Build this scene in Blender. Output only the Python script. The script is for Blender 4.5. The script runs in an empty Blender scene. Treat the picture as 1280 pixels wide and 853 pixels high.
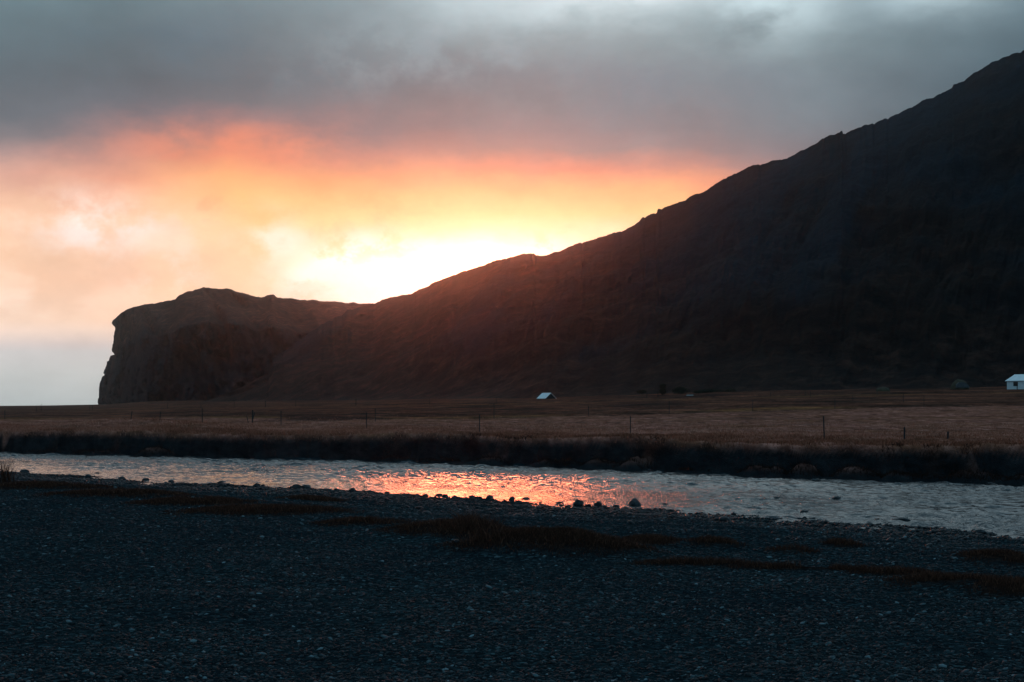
import bpy, math
import numpy as np
from mathutils import Vector
rng = np.random.default_rng(7)
C = bpy.context.scene.collection
F = 1778.0            # focal length in photo pixels (50 mm on a 36 mm sensor)
HZ = 507.0            # horizon row
CAMZ = 2.0
R = math.radians

# ------------------------------------------------------------------ helpers
def hash2(ix, iy, seed):
    h = (ix.astype(np.int64)*374761393 + iy.astype(np.int64)*668265263 + seed*974634777) & 0xffffffff
    h = ((h ^ (h >> 13))*1274126177) & 0xffffffff
    return ((h ^ (h >> 16)) & 0xffff)/65535.0
def vnoise(x, y, seed=0):
    x = np.asarray(x, float); y = np.asarray(y, float)
    ix = np.floor(x); iy = np.floor(y); fx = x-ix; fy = y-iy
    fx = fx*fx*fx*(fx*(fx*6-15)+10); fy = fy*fy*fy*(fy*(fy*6-15)+10)
    a = hash2(ix, iy, seed); b = hash2(ix+1, iy, seed); c = hash2(ix, iy+1, seed); d = hash2(ix+1, iy+1, seed)
    return (a*(1-fx)+b*fx)*(1-fy)+(c*(1-fx)+d*fx)*fy*1.0 - 0.5
def fbm(x, y, seed=0, octs=5, gain=.5):
    s = 0; a = 1.0; t = 0
    for k in range(octs):
        c, n = math.cos(k*1.1), math.sin(k*1.1)
        s = s + a*vnoise(x*c-y*n+k*17.3, x*n+y*c-k*9.1, seed+k); t += a
        x = x*2.03; y = y*2.03; a *= gain
    return s/t*2
def ss(a, b, v):
    t = np.clip((v-a)/(b-a), 0, 1); return t*t*(3-2*t)
def tag(o, label=None, cat=None, group=None, kind=None):
    if label: o['label'] = label
    if cat: o['category'] = cat
    if group: o['group'] = group
    if kind: o['kind'] = kind
    return o
def link(name, me, mat=None, parent=None, smooth=False):
    o = bpy.data.objects.new(name, me); C.objects.link(o)
    if mat: me.materials.append(mat)
    if parent: o.parent = parent
    if smooth: me.polygons.foreach_set('use_smooth', np.ones(len(me.polygons), bool))
    return o
def mesh_np(name, V, Fc, mat, smooth=True, attrs=None, parent=None):
    """V (n,3); Fc (m,k) constant-size faces"""
    V = np.ascontiguousarray(V, np.float32); Fc = np.ascontiguousarray(Fc, np.int32)
    k = Fc.shape[1]; me = bpy.data.meshes.new(name)
    me.vertices.add(len(V)); me.vertices.foreach_set('co', V.ravel())
    me.loops.add(Fc.size); me.loops.foreach_set('vertex_index', Fc.ravel())
    me.polygons.add(len(Fc)); me.polygons.foreach_set('loop_start', np.arange(0, Fc.size, k, dtype=np.int32))
    me.update(calc_edges=True)
    if attrs:
        for n, a in attrs.items():
            at = me.attributes.new(n, 'FLOAT', 'POINT'); at.data.foreach_set('value', np.ascontiguousarray(a, np.float32))
    return link(name, me, mat, parent, smooth)
def gridfaces(nr, nc, wrap=False):
    i = np.arange(nr-1)[:, None]*nc; j = np.arange(nc if wrap else nc-1)[None, :]
    jn = (j+1) % nc
    a = i+j; b = i+jn; c = i+nc+jn; d = i+nc+j
    return np.stack([a, b, c, d], -1).reshape(-1, 4)
def mesh_py(name, V, Fs, mat, parent=None, smooth=False):
    me = bpy.data.meshes.new(name); me.from_pydata([tuple(v) for v in V], [], Fs); me.update()
    return link(name, me, mat, parent, smooth)
def empty(name, loc, rz=0):
    o = bpy.data.objects.new(name, None); C.objects.link(o); o.location = loc; o.rotation_euler = (0, 0, rz)
    o.empty_display_size = .3; return o

# ------------------------------------------------------------------ materials
def newmat(name):
    m = bpy.data.materials.new(name); m.use_nodes = True
    return m, m.node_tree.nodes, m.node_tree.links, m.node_tree.nodes['Principled BSDF']
def N(nodes, t, **kw):
    n = nodes.new(t)
    for k, v in kw.items():
        if k in ('operation', 'noise_dimensions', 'blend_type', 'data_type', 'attribute_name', 'feature', 'interpolation_type', 'clamp', 'use_clamp'): setattr(n, k, v)
        else: n.inputs[k].default_value = v
    return n
def mapping(nd, lk, scale=(1, 1, 1)):
    tc = nd.new('ShaderNodeTexCoord'); mp = nd.new('ShaderNodeMapping'); mp.inputs['Scale'].default_value = scale
    lk.new(tc.outputs['Object'], mp.inputs['Vector']); return mp.outputs[0]
def noise(nd, lk, vec, scale, detail=5, rough=.55):
    n = N(nd, 'ShaderNodeTexNoise', Scale=scale, Detail=detail, Roughness=rough); lk.new(vec, n.inputs['Vector']); return n.outputs['Fac']
def ramp(nd, lk, fac, stops):
    r = nd.new('ShaderNodeValToRGB'); e = r.color_ramp.elements
    while len(e) > 1: e.remove(e[-1])
    e[0].position = stops[0][0]; e[0].color = (*stops[0][1], 1)
    for p, c in stops[1:]: e.new(p).color = (*c, 1)
    lk.new(fac, r.inputs[0]); return r.outputs[0]
def mixc(nd, lk, fac, a, b, mode='MIX'):
    m = nd.new('ShaderNodeMix'); m.data_type = 'RGBA'; m.blend_type = mode
    for s, v in ((0, fac), (6, a), (7, b)):
        if hasattr(v, 'links'): lk.new(v, m.inputs[s])
        else: m.inputs[s].default_value = v if s == 0 else (*v, 1)
    return m.outputs[2]
def attr(nd, name):
    a = nd.new('ShaderNodeAttribute'); a.attribute_name = name; return a.outputs['Fac']
def bump(nd, lk, h, strength, dist, bs, normal=None):
    b = N(nd, 'ShaderNodeBump', Strength=strength, Distance=dist); lk.new(h, b.inputs['Height'])
    if normal: lk.new(normal, b.inputs['Normal'])
    if bs: lk.new(b.outputs[0], bs.inputs['Normal'])
    return b.outputs[0]

def simple(name, col, col2=None, sc=3, rough=.8, bstr=.3, bd=.02, stretch=(1, 1, 1)):
    m, nd, lk, bs = newmat(name)
    v = mapping(nd, lk, stretch); n = noise(nd, lk, v, sc)
    c = ramp(nd, lk, n, [(.3, col), (.7, col2 or tuple(x*.6 for x in col))])
    lk.new(c, bs.inputs['Base Color']); bs.inputs['Roughness'].default_value = rough
    bs.inputs['Specular IOR Level'].default_value = .2
    bump(nd, lk, n, bstr, bd, bs)
    return m

# ground: gravel / dry grass / green meadow
def ground_mat():
    m, nd, lk, bs = newmat('ground_mat')
    v = mapping(nd, lk)
    vo = N(nd, 'ShaderNodeTexVoronoi', Scale=14.0); lk.new(v, vo.inputs['Vector'])
    sep = nd.new('ShaderNodeSeparateColor'); lk.new(vo.outputs['Color'], sep.inputs[0])
    grav = ramp(nd, lk, sep.outputs[0], [(0, (.005, .009, .011)), (.6, (.012, .021, .024)), (.9, (.022, .040, .047)), (1, (.06, .10, .11))])
    big = noise(nd, lk, v, .25, 4)
    grav = mixc(nd, lk, ramp(nd, lk, big, [(.35, (0, 0, 0)), (.65, (1, 1, 1))]), grav, mixc(nd, lk, .5, grav, (.008, .012, .016)))
    vs = mapping(nd, lk, (1, .5, 1))
    g1 = noise(nd, lk, vs, 1.3, 8, .7)
    g2 = noise(nd, lk, v, .12, 6, .6)
    dry = ramp(nd, lk, g1, [(.3, (.08, .028, .018)), (.5, (.26, .098, .070)), (.68, (.48, .215, .17))])
    dry = mixc(nd, lk, ramp(nd, lk, g2, [(.4, (0, 0, 0)), (.62, (1, 1, 1))]), dry, mixc(nd, lk, .55, dry, (.15, .062, .028)))
    g3 = noise(nd, lk, v, .05, 7, .65)
    green = ramp(nd, lk, g3, [(.34, (.06, .034, .025)), (.5, (.14, .060, .042)), (.64, (.24, .088, .055))])
    green = mixc(nd, lk, ramp(nd, lk, g1, [(.33, (.35, .35, .35)), (.68, (1., 1., 1.))]), (0, 0, 0), green, 'MIX')
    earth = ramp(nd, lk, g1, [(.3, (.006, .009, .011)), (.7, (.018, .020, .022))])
    shore = ramp(nd, lk, noise(nd, lk, v, 6, 6, .7), [(.35, (.006, .006, .006)), (.55, (.018, .011, .009)), (.7, (.045, .022, .014))])
    c = mixc(nd, lk, attr(nd, 'grass'), grav, mixc(nd, lk, attr(nd, 'shore'), dry, shore))
    c = mixc(nd, lk, attr(nd, 'meadow'), c, green)
    c = mixc(nd, lk, attr(nd, 'rust'), c, (.17, .075, .035))
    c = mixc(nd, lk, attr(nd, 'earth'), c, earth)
    far_t = noise(nd, lk, mapping(nd, lk, (.5, .22, 1)), 1.0, 9, .72)
    far_u = noise(nd, lk, mapping(nd, lk, (.06, .035, 1)), 1.0, 8, .7)
    fu = ramp(nd, lk, far_u, [(.38, (.6, .65, .7)), (.5, (1, 1, 1)), (.62, (1.6, 1.5, 1.4))])
    c = mixc(nd, lk, attr(nd, 'meadow'), c, mixc(nd, lk, 1.0, c, fu, 'MULTIPLY'))
    fm = ramp(nd, lk, far_t, [(.36, (.45, .45, .45)), (.62, (1.35, 1.3, 1.3))])
    c = mixc(nd, lk, attr(nd, 'grass'), c, mixc(nd, lk, 1.0, c, fm, 'MULTIPLY'))
    lk.new(c, bs.inputs['Base Color']); bs.inputs['Roughness'].default_value = .95; bs.inputs['Specular IOR Level'].default_value = 0
    b1 = bump(nd, lk, vo.outputs['Distance'], .8, -.05, None)
    bump(nd, lk, g1, .8, .25, bs, b1)
    return m
def rock_hill_mat(name, scale=1.0, gain=1.0):
    m, nd, lk, bs = newmat(name)
    v = mapping(nd, lk)
    n1 = noise(nd, lk, v, .012*scale, 8, .62); n2 = noise(nd, lk, v, .09*scale, 8, .65)
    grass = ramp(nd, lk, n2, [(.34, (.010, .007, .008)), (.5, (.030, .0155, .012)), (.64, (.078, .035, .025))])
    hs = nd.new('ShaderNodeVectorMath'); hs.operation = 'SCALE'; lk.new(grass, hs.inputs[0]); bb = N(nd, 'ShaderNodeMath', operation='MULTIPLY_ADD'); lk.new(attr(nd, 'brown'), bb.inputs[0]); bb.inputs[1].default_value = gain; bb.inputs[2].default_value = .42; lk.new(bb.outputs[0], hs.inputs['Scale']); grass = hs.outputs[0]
    rock = ramp(nd, lk, n2, [(.3, (.003, .007, .010)), (.7, (.010, .022, .032))])
    geo = nd.new('ShaderNodeNewGeometry'); sp = nd.new('ShaderNodeSeparateXYZ'); lk.new(geo.outputs['Normal'], sp.inputs[0])
    f = N(nd, 'ShaderNodeMath', operation='MULTIPLY_ADD'); lk.new(n1, f.inputs[0]); f.inputs[1].default_value = 1.3; lk.new(attr(nd, 'rock'), f.inputs[2])
    fac = ramp(nd, lk, f.outputs[0], [(.72, (0, 0, 0)), (.98, (1, 1, 1))])
    c = mixc(nd, lk, fac, grass, rock)
    lk.new(c, bs.inputs['Base Color']); bs.inputs['Roughness'].default_value = .95; bs.inputs['Specular IOR Level'].default_value = .05
    n3 = noise(nd, lk, v, .3*scale, 8, .7)
    c2 = mixc(nd, lk, ramp(nd, lk, n3, [(.35, (0, 0, 0)), (.65, (1, 1, 1))]), mixc(nd, lk, 1.0, c, (.45, .45, .5), 'MULTIPLY'), c); lk.new(c2, bs.inputs['Base Color'])
    b0 = bump(nd, lk, n2, .8, 3.5, None)
    bump(nd, lk, n3, .9, 1.6, bs, b0)
    return m
def stone_mat():
    m, nd, lk, bs = newmat('stone_mat')
    c = ramp(nd, lk, attr(nd, 'tone'), [(0, (.004, .008, .010)), (.5, (.011, .021, .026)), (.72, (.028, .051, .060)), (.85, (.08, .13, .145)), (1, (.20, .28, .31))])
    v = mapping(nd, lk); n = noise(nd, lk, v, 30, 4)
    c = mixc(nd, lk, .35, c, mixc(nd, lk, 1.0, c, n, 'MULTIPLY'))
    lk.new(c, bs.inputs['Base Color']); bs.inputs['Roughness'].default_value = .7; bs.inputs['Specular IOR Level'].default_value = .15
    bump(nd, lk, n, .3, .01, bs)
    return m
def wet_stone_mat():
    m, nd, lk, bs = newmat('wet_stone_mat')
    v = mapping(nd, lk); n = noise(nd, lk, v, 9, 5)
    c = ramp(nd, lk, n, [(.35, (.003, .005, .007)), (.55, (.009, .014, .017)), (.72, (.035, .05, .058))])
    lk.new(c, bs.inputs['Base Color']); bs.inputs['Roughness'].default_value = .45; bs.inputs['Specular IOR Level'].default_value = .14
    bump(nd, lk, n, .5, .03, bs)
    return m
def blade_mat(name, stops):
    m, nd, lk, bs = newmat(name)
    c = ramp(nd, lk, attr(nd, 'tone'), stops)
    lk.new(c, bs.inputs['Base Color']); bs.inputs['Roughness'].default_value = .9; bs.inputs['Specular IOR Level'].default_value = .0
    tr = nd.new('ShaderNodeBsdfTranslucent'); lk.new(c, tr.inputs[0]); mx = nd.new('ShaderNodeMixShader'); mx.inputs[0].default_value = .3
    out = nd['Material Output']; lk.new(bs.outputs[0], mx.inputs[1]); lk.new(tr.outputs[0], mx.inputs[2]); lk.new(mx.outputs[0], out.inputs[0])
    return m
def water_mat():
    m, nd, lk, bs = newmat('river_mat')
    bs.inputs['Base Color'].default_value = (.010, .018, .022, 1); bs.inputs['Roughness'].default_value = WROUGH
    bs.inputs['IOR'].default_value = 1.33
    n1 = noise(nd, lk, mapping(nd, lk, (1.0, .75, 1)), 5.0, 4, .6)
    n2 = noise(nd, lk, mapping(nd, lk, (1.2, .8, 1)), .55, 3, .5)
    n3 = noise(nd, lk, mapping(nd, lk), .09, 2, .5)
    amp = ramp(nd, lk, n3, [(.35, (.3, .3, .3)), (.65, (1, 1, 1))])
    mu = N(nd, 'ShaderNodeMath', operation='MULTIPLY'); lk.new(n1, mu.inputs[0]); lk.new(amp, mu.inputs[1])
    b = bump(nd, lk, mu.outputs[0], 1.0, WB1, None)
    bump(nd, lk, n2, 1.0, WB2, bs, b)
    return m
WROUGH, WB1, WB2, WAVE = .08, .12, .05, 2.8
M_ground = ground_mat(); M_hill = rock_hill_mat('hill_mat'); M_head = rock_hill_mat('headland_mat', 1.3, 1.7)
M_stone = stone_mat(); M_wet = wet_stone_mat(); M_water = water_mat()
M_post = simple('weathered_wood', (.018, .02, .022), (.01, .011, .012), 12)
M_wire = simple('wire_steel', (.12, .12, .12), None, 20, .5)
M_white = simple('white_painted_board', (.58, .6, .6), (.5, .52, .53), 1.2, .6, .1, .02, (3, 3, .3))
M_roof = simple('pale_metal_roof', (.68, .7, .71), (.56, .6, .61), .8, .45, .1, .02)
M_dark = simple('dark_timber', (.03, .028, .027), (.015, .015, .015), 4)
M_glass = simple('dark_glass', (.01, .012, .015), None, 2, .1, 0, .01)
M_tank = simple('pale_tank_paint', (.16, .18, .19), (.12, .14, .15), 2, .4, .1)
M_leaf = simple('bush_leaves', (.022, .028, .016), (.012, .014, .01), .8, .9)
M_bark = simple('bush_bark', (.04, .033, .027), None, 5)
M_turf = simple('turf', (.06, .042, .026), (.03, .026, .016), .8, .95, .8, .2)
M_drystone = simple('stone_gable', (.06, .065, .07), (.03, .033, .036), 1.5, .85, .8, .1)
M_dry = blade_mat('dry_grass_blades', [(0, (.10, .038, .022)), (.5, (.28, .107, .068)), (1, (.48, .23, .17))])
M_shoreg = blade_mat('shore_grass_blades', [(0, (.015, .009, .008)), (.6, (.055, .026, .018)), (1, (.17, .08, .05))])

# ------------------------------------------------------------------ terrain functions (world metres, river water at z=-2)
def w(px, d): return ((px-640)/F*d, d)
FARW = [(-1700, 1113), (-400, 333)] + [w(p, 4*F/(y-HZ)) for p, y in ((0,567),(160,571),(320,575),(480,578),(640,582.5),(800,589),(960,597),(1120,602),(1280,606))] + [(60, 56), (400, -130), (1500, -680)]
NEARW = [(-1700, 1078), (-400, 298), (-60, 112)] + [w(p, 4*F/(y-HZ)) for p, y in ((0,590),(130,600),(260,607),(400,614),(560,624),(700,632),(800,637),(900,643),(1000,650),(1100,657),(1200,664))] + [(15.5, 40.5), (19, 35.5), (26, 29), (60, 8), (400, -170), (1500, -800)]
FARW = np.array(FARW); NEARW = np.array(NEARW)
def yfar(x): return np.interp(x, FARW[:, 0], FARW[:, 1])
def ynear(x): return np.interp(x, NEARW[:, 0], NEARW[:, 1])
def pxof(x, y): return 640+F*x/np.maximum(y, 1e-3)
AK = np.array([(-6000, .2), (0, .2), (125, .45), (200, .95), (450, 1.5), (680, 2.6), (900, 4.2), (1280, 5.5), (1700, 6.5), (9000, 7)])
MOUNDS = []   # x, y, half width, half depth, height (near bank, grassed)
SLUMPS = [(px, y0, hw, hd, h) for px, y0, hw, hd, h in (
    (55, .9, 3.0, 1.3, .55), (118, .6, 2.2, 1.3, 1.0), (185, .8, 1.6, 1.2, 1.25), (500, .8, 2.4, 1.3, .85), (555, .6, 2.4, 1.4, 1.1), (625, .7, 2.6, 1.4, 1.1),
    (700, .8, 2.2, 1.3, .95), (765, .7, 2.2, 1.4, 1.05), (805, .5, 1.5, 1.2, 1.35), (870, .8, 2.0, 1.3, .9), (960, .7, 1.8, 1.2, 1.2), (1010, .5, .9, 1.0, 1.45), (1090, .8, 2.4, 1.2, 1.05), (1150, .6, 1.8, 1.3, 1.2), (1235, .7, 2.2, 1.3, 1.25), (1290, .7, 2, 1.3, 1.2))]
def terrain(x, y, full=False):
    x = np.asarray(x, float); y = np.asarray(y, float)
    yf = yfar(x); yn = ynear(x)
    wob = fbm(x*.22, y*0+3, 11, 4)*2.6 + fbm(x*.9, y*.3, 12, 3)*.5 + .3
    edge = yf + 2.6 + wob                        # top of the far bank
    # ---- far side
    px = pxof(x, np.maximum(y, 20))
    A = np.interp(px, AK[:, 0], AK[:, 1])
    eaz = np.interp(px, [-900,0,160,320,480,640,800,960,1120,1280,2200], [260,118.5,111,104.6,100,94.2,86.7,79,74.9,71.8,60])+2.6
    dd = np.clip(y-eaz, 0, 1500)
    dd = np.where(y < 20, 0, dd)
    zf = -.12 + A*np.minimum((dd/300)**1.4, 6.5)
    near_lumps = np.clip(1-dd/420, .15, 1)
    zf = zf + near_lumps*(fbm(x*.11, y*.11, 21, 5)*.28 + fbm(x*.9, y*.9, 22, 3)*.10) 
    lh = np.exp(-((x+35)/7)**2-((y-131)/6)**2)*.8 + np.exp(-((x+28)/3.5)**2-((y-126)/4)**2)*.35   # hummock on the left
    zf = zf + lh
    # ditches
    if full is False or True:
        for (pa, ya, yb, dep) in DITCH: pass
    face = ss(-1.3, .15, y-edge)
    zf = -2.25 + (zf+2.25)*face
    sl = np.zeros_like(zf)
    for spx, off, hw, hd, h in SLUMPS:
        d0 = np.interp(spx, [0,160,320,480,640,800,960,1120,1280], [118.5,111,104.6,100,94.2,86.7,79,74.9,71.8])
        sx = (spx-640)/F*d0; sy = d0+off+.6
        g = np.exp(-(np.abs((x-sx)/hw))**2.4-((y-sy)/hd)**2)
        sl = np.maximum(sl, g*(h*.5+fbm(x*.6, y*.6, 31, 5)*.55))
    zf = np.maximum(zf, -2.2+sl*1.15)
    # ---- near side
    q = yn - y
    q = q + fbm(x*.25, y*.25, 41, 5)*2.2 + .8
    zn = -2.0 + np.where(q < 0, .06*q, 0) + .035*ss(-.5, 3, q) + .08*ss(2, 6, q) + .40*ss(4, 14, q) + .45*ss(10, 23, q)
    zn = np.maximum(zn, -2.6)
    zn = zn + ss(-4, 1, q)*(1-.7*ss(7, 12, q))*(fbm(x*.6, y*.8, 42, 5)*.15) + fbm(x*.12, y*.12, 44, 3)*.10*ss(4, 15, q)
    mg = np.zeros_like(zn)
    for mx, my, hw, hd, h in MOUNDS:
        g = np.exp(-np.abs((x-mx)/hw)**2.6-np.abs((y-my)/hd)**2.2)
        zn = zn + g*h*(1+.35*fbm(x*1.3, y*1.3, 43, 3)); mg = np.maximum(mg, g)
    mid = (yf+yn)/2
    far = y > mid
    z = np.where(far, zf, zn)
    if not full: return z
    return z, far, y-edge, sl, mg, q, px
DITCH = []
def hit(px, py, dmin=8, dmax=1500):
    """ground point seen at a photo pixel"""
    d = np.exp(np.linspace(math.log(dmin), math.log(dmax), 2500))
    x = (px-640)/F*d
    z = terrain(x, d); row = HZ - F*(z-CAMZ)/d
    k = np.argmax(row <= py) if (row <= py).any() else len(d)-1
    return float(x[k]), float(d[k]), float(z[k])
_m = []
for px, py, hwpx, hd, h in ((50, 611, 90, 1.6, .22), (150, 620, 90, 1.6, .20), (245, 630, 75, 1.3, .16), (330, 641, 110, 1.4, .18), (455, 655, 60, .9, .12), (560, 664, 80, 1.2, .22),
        (655, 688, 95, 1.1, .42), (735, 692, 85, .9, .30), (590, 672, 50, .9, .28), (893, 684, 38, .6, .2), (812, 679, 40, .7, .12), (990, 691, 30, .6, .14), (1055, 682, 25, .6, .08),
        (1180, 732, 75, .7, .16), (1270, 740, 70, .8, .16), (870, 706, 90, .35, .07), (1010, 713, 100, .35, .07), (1120, 719, 60, .35, .07), (390, 625, 40, .8, .08), (1250, 700, 50, 1., .12)):
    x, y, z = hit(px, py); _m.append((x, y, hwpx/F*y, hd, h))
MOUNDS = [(a, b, c, d_, e*.72) for a, b, c, d_, e in _m]

# ground sheet (polar grid reaching the horizon)
av = R(26)
ang = np.concatenate([np.linspace(-math.pi, -av, 70)[:-1], np.linspace(-av, av, 1050), np.linspace(av, math.pi, 70)[1:-1]])
rad = np.concatenate([np.array([.3, 1.5, 3, 4.5]), np.exp(np.arange(math.log(6), math.log(64), .0085)), np.arange(64, 128, .16), np.exp(np.arange(math.log(128), math.log(2950), .012))])
Rr, Aa = np.meshgrid(rad, ang, indexing='ij')
X = Rr*np.sin(Aa); Y = Rr*np.cos(Aa)
Z, far, de, sl, mg, q, PX = terrain(X, Y, True)
# field ditches (dark shallow drains) as shallow grooves, positions along azimuth
def dist_of_row(pxs, pys):
    return np.array([hit(a, b, 60)[1] for a, b in zip(pxs, pys)])
D1px = [330, 400, 470, 560, 640, 720, 800, 880, 960, 1040, 1160, 1280]
D1 = dist_of_row(D1px, [522, 526, 524, 522, 521, 519.5, 517.5, 515.5, 512.5, 510.5, 507.5, 505])
D2px = [180, 250, 330, 450, 600, 700, 780, 860]
D2 = dist_of_row(D2px, [510, 509.5, 508.5, 506.5, 504.5, 502, 499.5, 497.5])
far_in = far & (np.abs(Aa) < R(24)) & (Y > 50)
g1 = np.interp(PX, D1px, D1); g2 = np.interp(PX, D2px, D2)
on1 = far_in & (PX > 330)
Z = Z - np.where(far_in, np.exp(-((Y-g1)/(g1*.018+.8))**2)*(.7+.4*fbm(X*.1, Y*.1, 61, 3)), 0)
Z = Z - np.where(far_in, np.exp(-((Y-g2)/(g2*.02))**2)*.9*ss(150, 200, PX), 0)
grass = np.where(far, 1.0, np.clip(mg*1.5-.25+fbm(X*1.2, Y*1.2, 51, 4)*.5, 0, 1)*(mg > .08))
meadow = np.where(far_in, ss(-2, 6, Y-g1-fbm(X*.05, Y*.05, 52, 4)*g1*.04), far*ss(150, 260, Rr))
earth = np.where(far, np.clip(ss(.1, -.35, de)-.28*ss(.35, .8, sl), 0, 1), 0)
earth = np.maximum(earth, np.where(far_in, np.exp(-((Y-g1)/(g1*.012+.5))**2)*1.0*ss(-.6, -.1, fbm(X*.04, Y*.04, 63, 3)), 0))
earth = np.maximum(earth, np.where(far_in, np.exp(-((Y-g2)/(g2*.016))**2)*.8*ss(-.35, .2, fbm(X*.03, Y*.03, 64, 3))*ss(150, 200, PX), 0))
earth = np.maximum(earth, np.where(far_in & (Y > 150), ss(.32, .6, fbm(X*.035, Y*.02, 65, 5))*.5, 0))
rust = np.where(far_in, np.exp(-((Y-g1*1.045)/(g1*.025))**2)+np.exp(-((Y-g2*.93)/(g2*.03))**2)*.7, 0)*ss(-.4, .3, fbm(X*.05, Y*.05, 66, 3))
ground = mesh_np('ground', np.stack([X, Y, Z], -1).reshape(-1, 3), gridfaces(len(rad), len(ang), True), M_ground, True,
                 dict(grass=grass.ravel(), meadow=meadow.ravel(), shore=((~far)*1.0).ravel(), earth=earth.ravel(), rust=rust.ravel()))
tag(ground, kind='structure')

# river
xs = np.concatenate([np.linspace(-1500, -80, 50), np.arange(-72, 26, .13), np.linspace(28, 60, 60), np.linspace(70, 1500, 40)])
nt = 560
t = np.linspace(0, 1, nt)
XX, TT = np.meshgrid(xs, t)
YN = ynear(XX)-9; YF = yfar(XX)+5
YY = YN+(YF-YN)*TT
xr, yr = XX*.86-YY*.5, XX*.5+YY*.86
qn = YY-ynear(XX)+fbm(XX*.08, YY*.08, 104, 3)*7
rough_ = (.28+.72*np.maximum(ss(3, 22, qn), ss(5, 9, XX)))*(.75+.6*np.clip(fbm(XX*.07, YY*.05, 101, 3)+.3, 0, 1))
wv = (fbm(xr*.75, yr*1.1, 102, 3)*.045+fbm(xr*2.6, yr*3.2, 103, 2)*.026*(1+1.3*fbm(XX*.4, YY*.4, 105, 3)))*WAVE*rough_
wv = wv*((XX > -75) & (XX < 30))
river = mesh_np('river', np.stack([XX, YY, -2.0+wv], -1).reshape(-1, 3), gridfaces(nt, len(xs)), M_water, True)
tag(river, kind='structure')

# ------------------------------------------------------------------ hills
SKY = [(150,512),(215,509),(235,506),(262,499),(300,485),(335,466),(342,447),(364,434),(384,420),(388,416),(397,410),(402,405),(415,401),(419,396),(430,393),(434,388),(446,385),(452,382.5),(462,380),(468,379.5),(485,374),(500,369.5),(512,367.5),(530,360),(540,354),(553,349),(562,346),(580,340),
 (606,331),(612,328),(640,321),(656,317.5),(667,318),(675,320.5),(683,320),(700,313),(715,307.5),(740,299.5),(760,293),(778,288),(790,283),(799,277),(803,272),(815,268),(821,265),(822.5,260),(824.5,260.5),(827,262),(836,258),
 (855,250),(870,243),(883,238),(895,230),(910,221),(925,215),(940,207),(960,203),(985,196),(1007,187),(1020,180),(1030,173),(1040,168),(1044,167.5),(1051,162.5),(1053,163),(1053.6,166),(1062,165),(1080,157),(1100,151),(1120,143),
 (1140,133),(1151,128),(1153,126.5),(1165,122),(1175,117),(1190,110),(1192,106),(1205,101),(1218,91),(1235,82),(1240,78),(1260,71),(1280,62),(1400,18),(1600,-40),(2000,-100),(3000,-60)]
SKY = np.array(SKY, float)
px = np.concatenate([np.arange(150, 1300, 1.0), np.arange(1300, 3000, 8)])
tt = np.concatenate([np.linspace(0, 1, 330), 1+np.linspace(0, 1, 60)[1:]])
T2, P2 = np.meshgrid(tt, px, indexing='ij')
d0 = np.interp(px, [150, 300, 450, 680, 900, 1280, 3000], [1020, 960, 800, 560, 500, 470, 430])
d1 = np.interp(px, [150, 300, 345, 462, 700, 900, 1280, 3000], [1030, 1010, 1050, 1180, 1060, 960, 860, 700])
row = np.interp(px, SKY[:, 0], SKY[:, 1]); row = row + fbm(px*.09, px*0, 71, 5)*2.2*ss(300, 400, px) + np.maximum(fbm(px*.3, px*0, 72, 3)-.25, 0)*3
zc = CAMZ+(HZ-row)/F*d1
gz = terrain((px-640)/F*d0, d0)-1.0
tc = np.clip(T2, 0, 1)
shape = np.interp(px, [150, 450, 700, 1280], [1.0, 1.12, 1.18, 1.22])[None, :]
P = tc**shape
# gentle apron at the foot
P = P*(.35+.65*ss(0, .35, tc))
D = d0[None, :]+(d1-d0)[None, :]*T2
Zh = gz[None, :]+(zc-gz)[None, :]*P
xw = (P2-640)/F*D
env = np.sin(np.pi*np.clip(tc, 0, 1))**.8
hgt = (zc-gz)[None, :]
# spurs and gullies running down the slope, slanting left
gu = fbm((P2+tc*-170)*.016, tc*1.3, 81, 5)
gu2 = fbm((P2+tc*-120)*.05, tc*5, 84, 4)
lump = fbm(xw*.02, D*.012+Zh*.02, 82, 6)
Zh = Zh + env*(gu*hgt*.055 + gu2*hgt*.02 + lump*np.minimum(9, hgt*.08))
# rocky bands near the crest
bands = ss(.1, .45, fbm(P2*.02, tc*9, 83, 4))*ss(.45, .7, tc)*(1-ss(.93, .99, tc))
Zh = Zh + bands*2.5
back = np.clip(T2-1, 0, 1)
Zh = np.where(T2 > 1, zc[None, :]-back**1.3*hgt*1.05, Zh)
# keep everything in front of the crest under the crest line
lim = CAMZ+(HZ-row)[None, :]/F*D
Zh = np.where(T2 < 1, np.minimum(Zh, lim-.004*hgt*(1-tc)), Zh)
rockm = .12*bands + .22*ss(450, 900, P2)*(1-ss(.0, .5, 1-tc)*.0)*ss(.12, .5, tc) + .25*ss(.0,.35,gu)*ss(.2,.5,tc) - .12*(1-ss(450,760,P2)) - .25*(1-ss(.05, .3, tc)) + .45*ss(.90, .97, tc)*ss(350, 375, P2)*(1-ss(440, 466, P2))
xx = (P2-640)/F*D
hill = mesh_np('hill', np.stack([xx, D, Zh], -1).reshape(-1, 3), gridfaces(len(tt), len(px)), M_hill, True, dict(rock=rockm.ravel(), brown=(.6*(1-ss(420, 860, P2+fbm(P2*.01, tc*3, 87, 4)*150))+.35*(1-ss(.05,.3,tc))+.0*T2).ravel()))  # brown: browner turf at foot and left, with sunset glow painted into its brightness
tag(hill, kind='structure')

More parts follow.
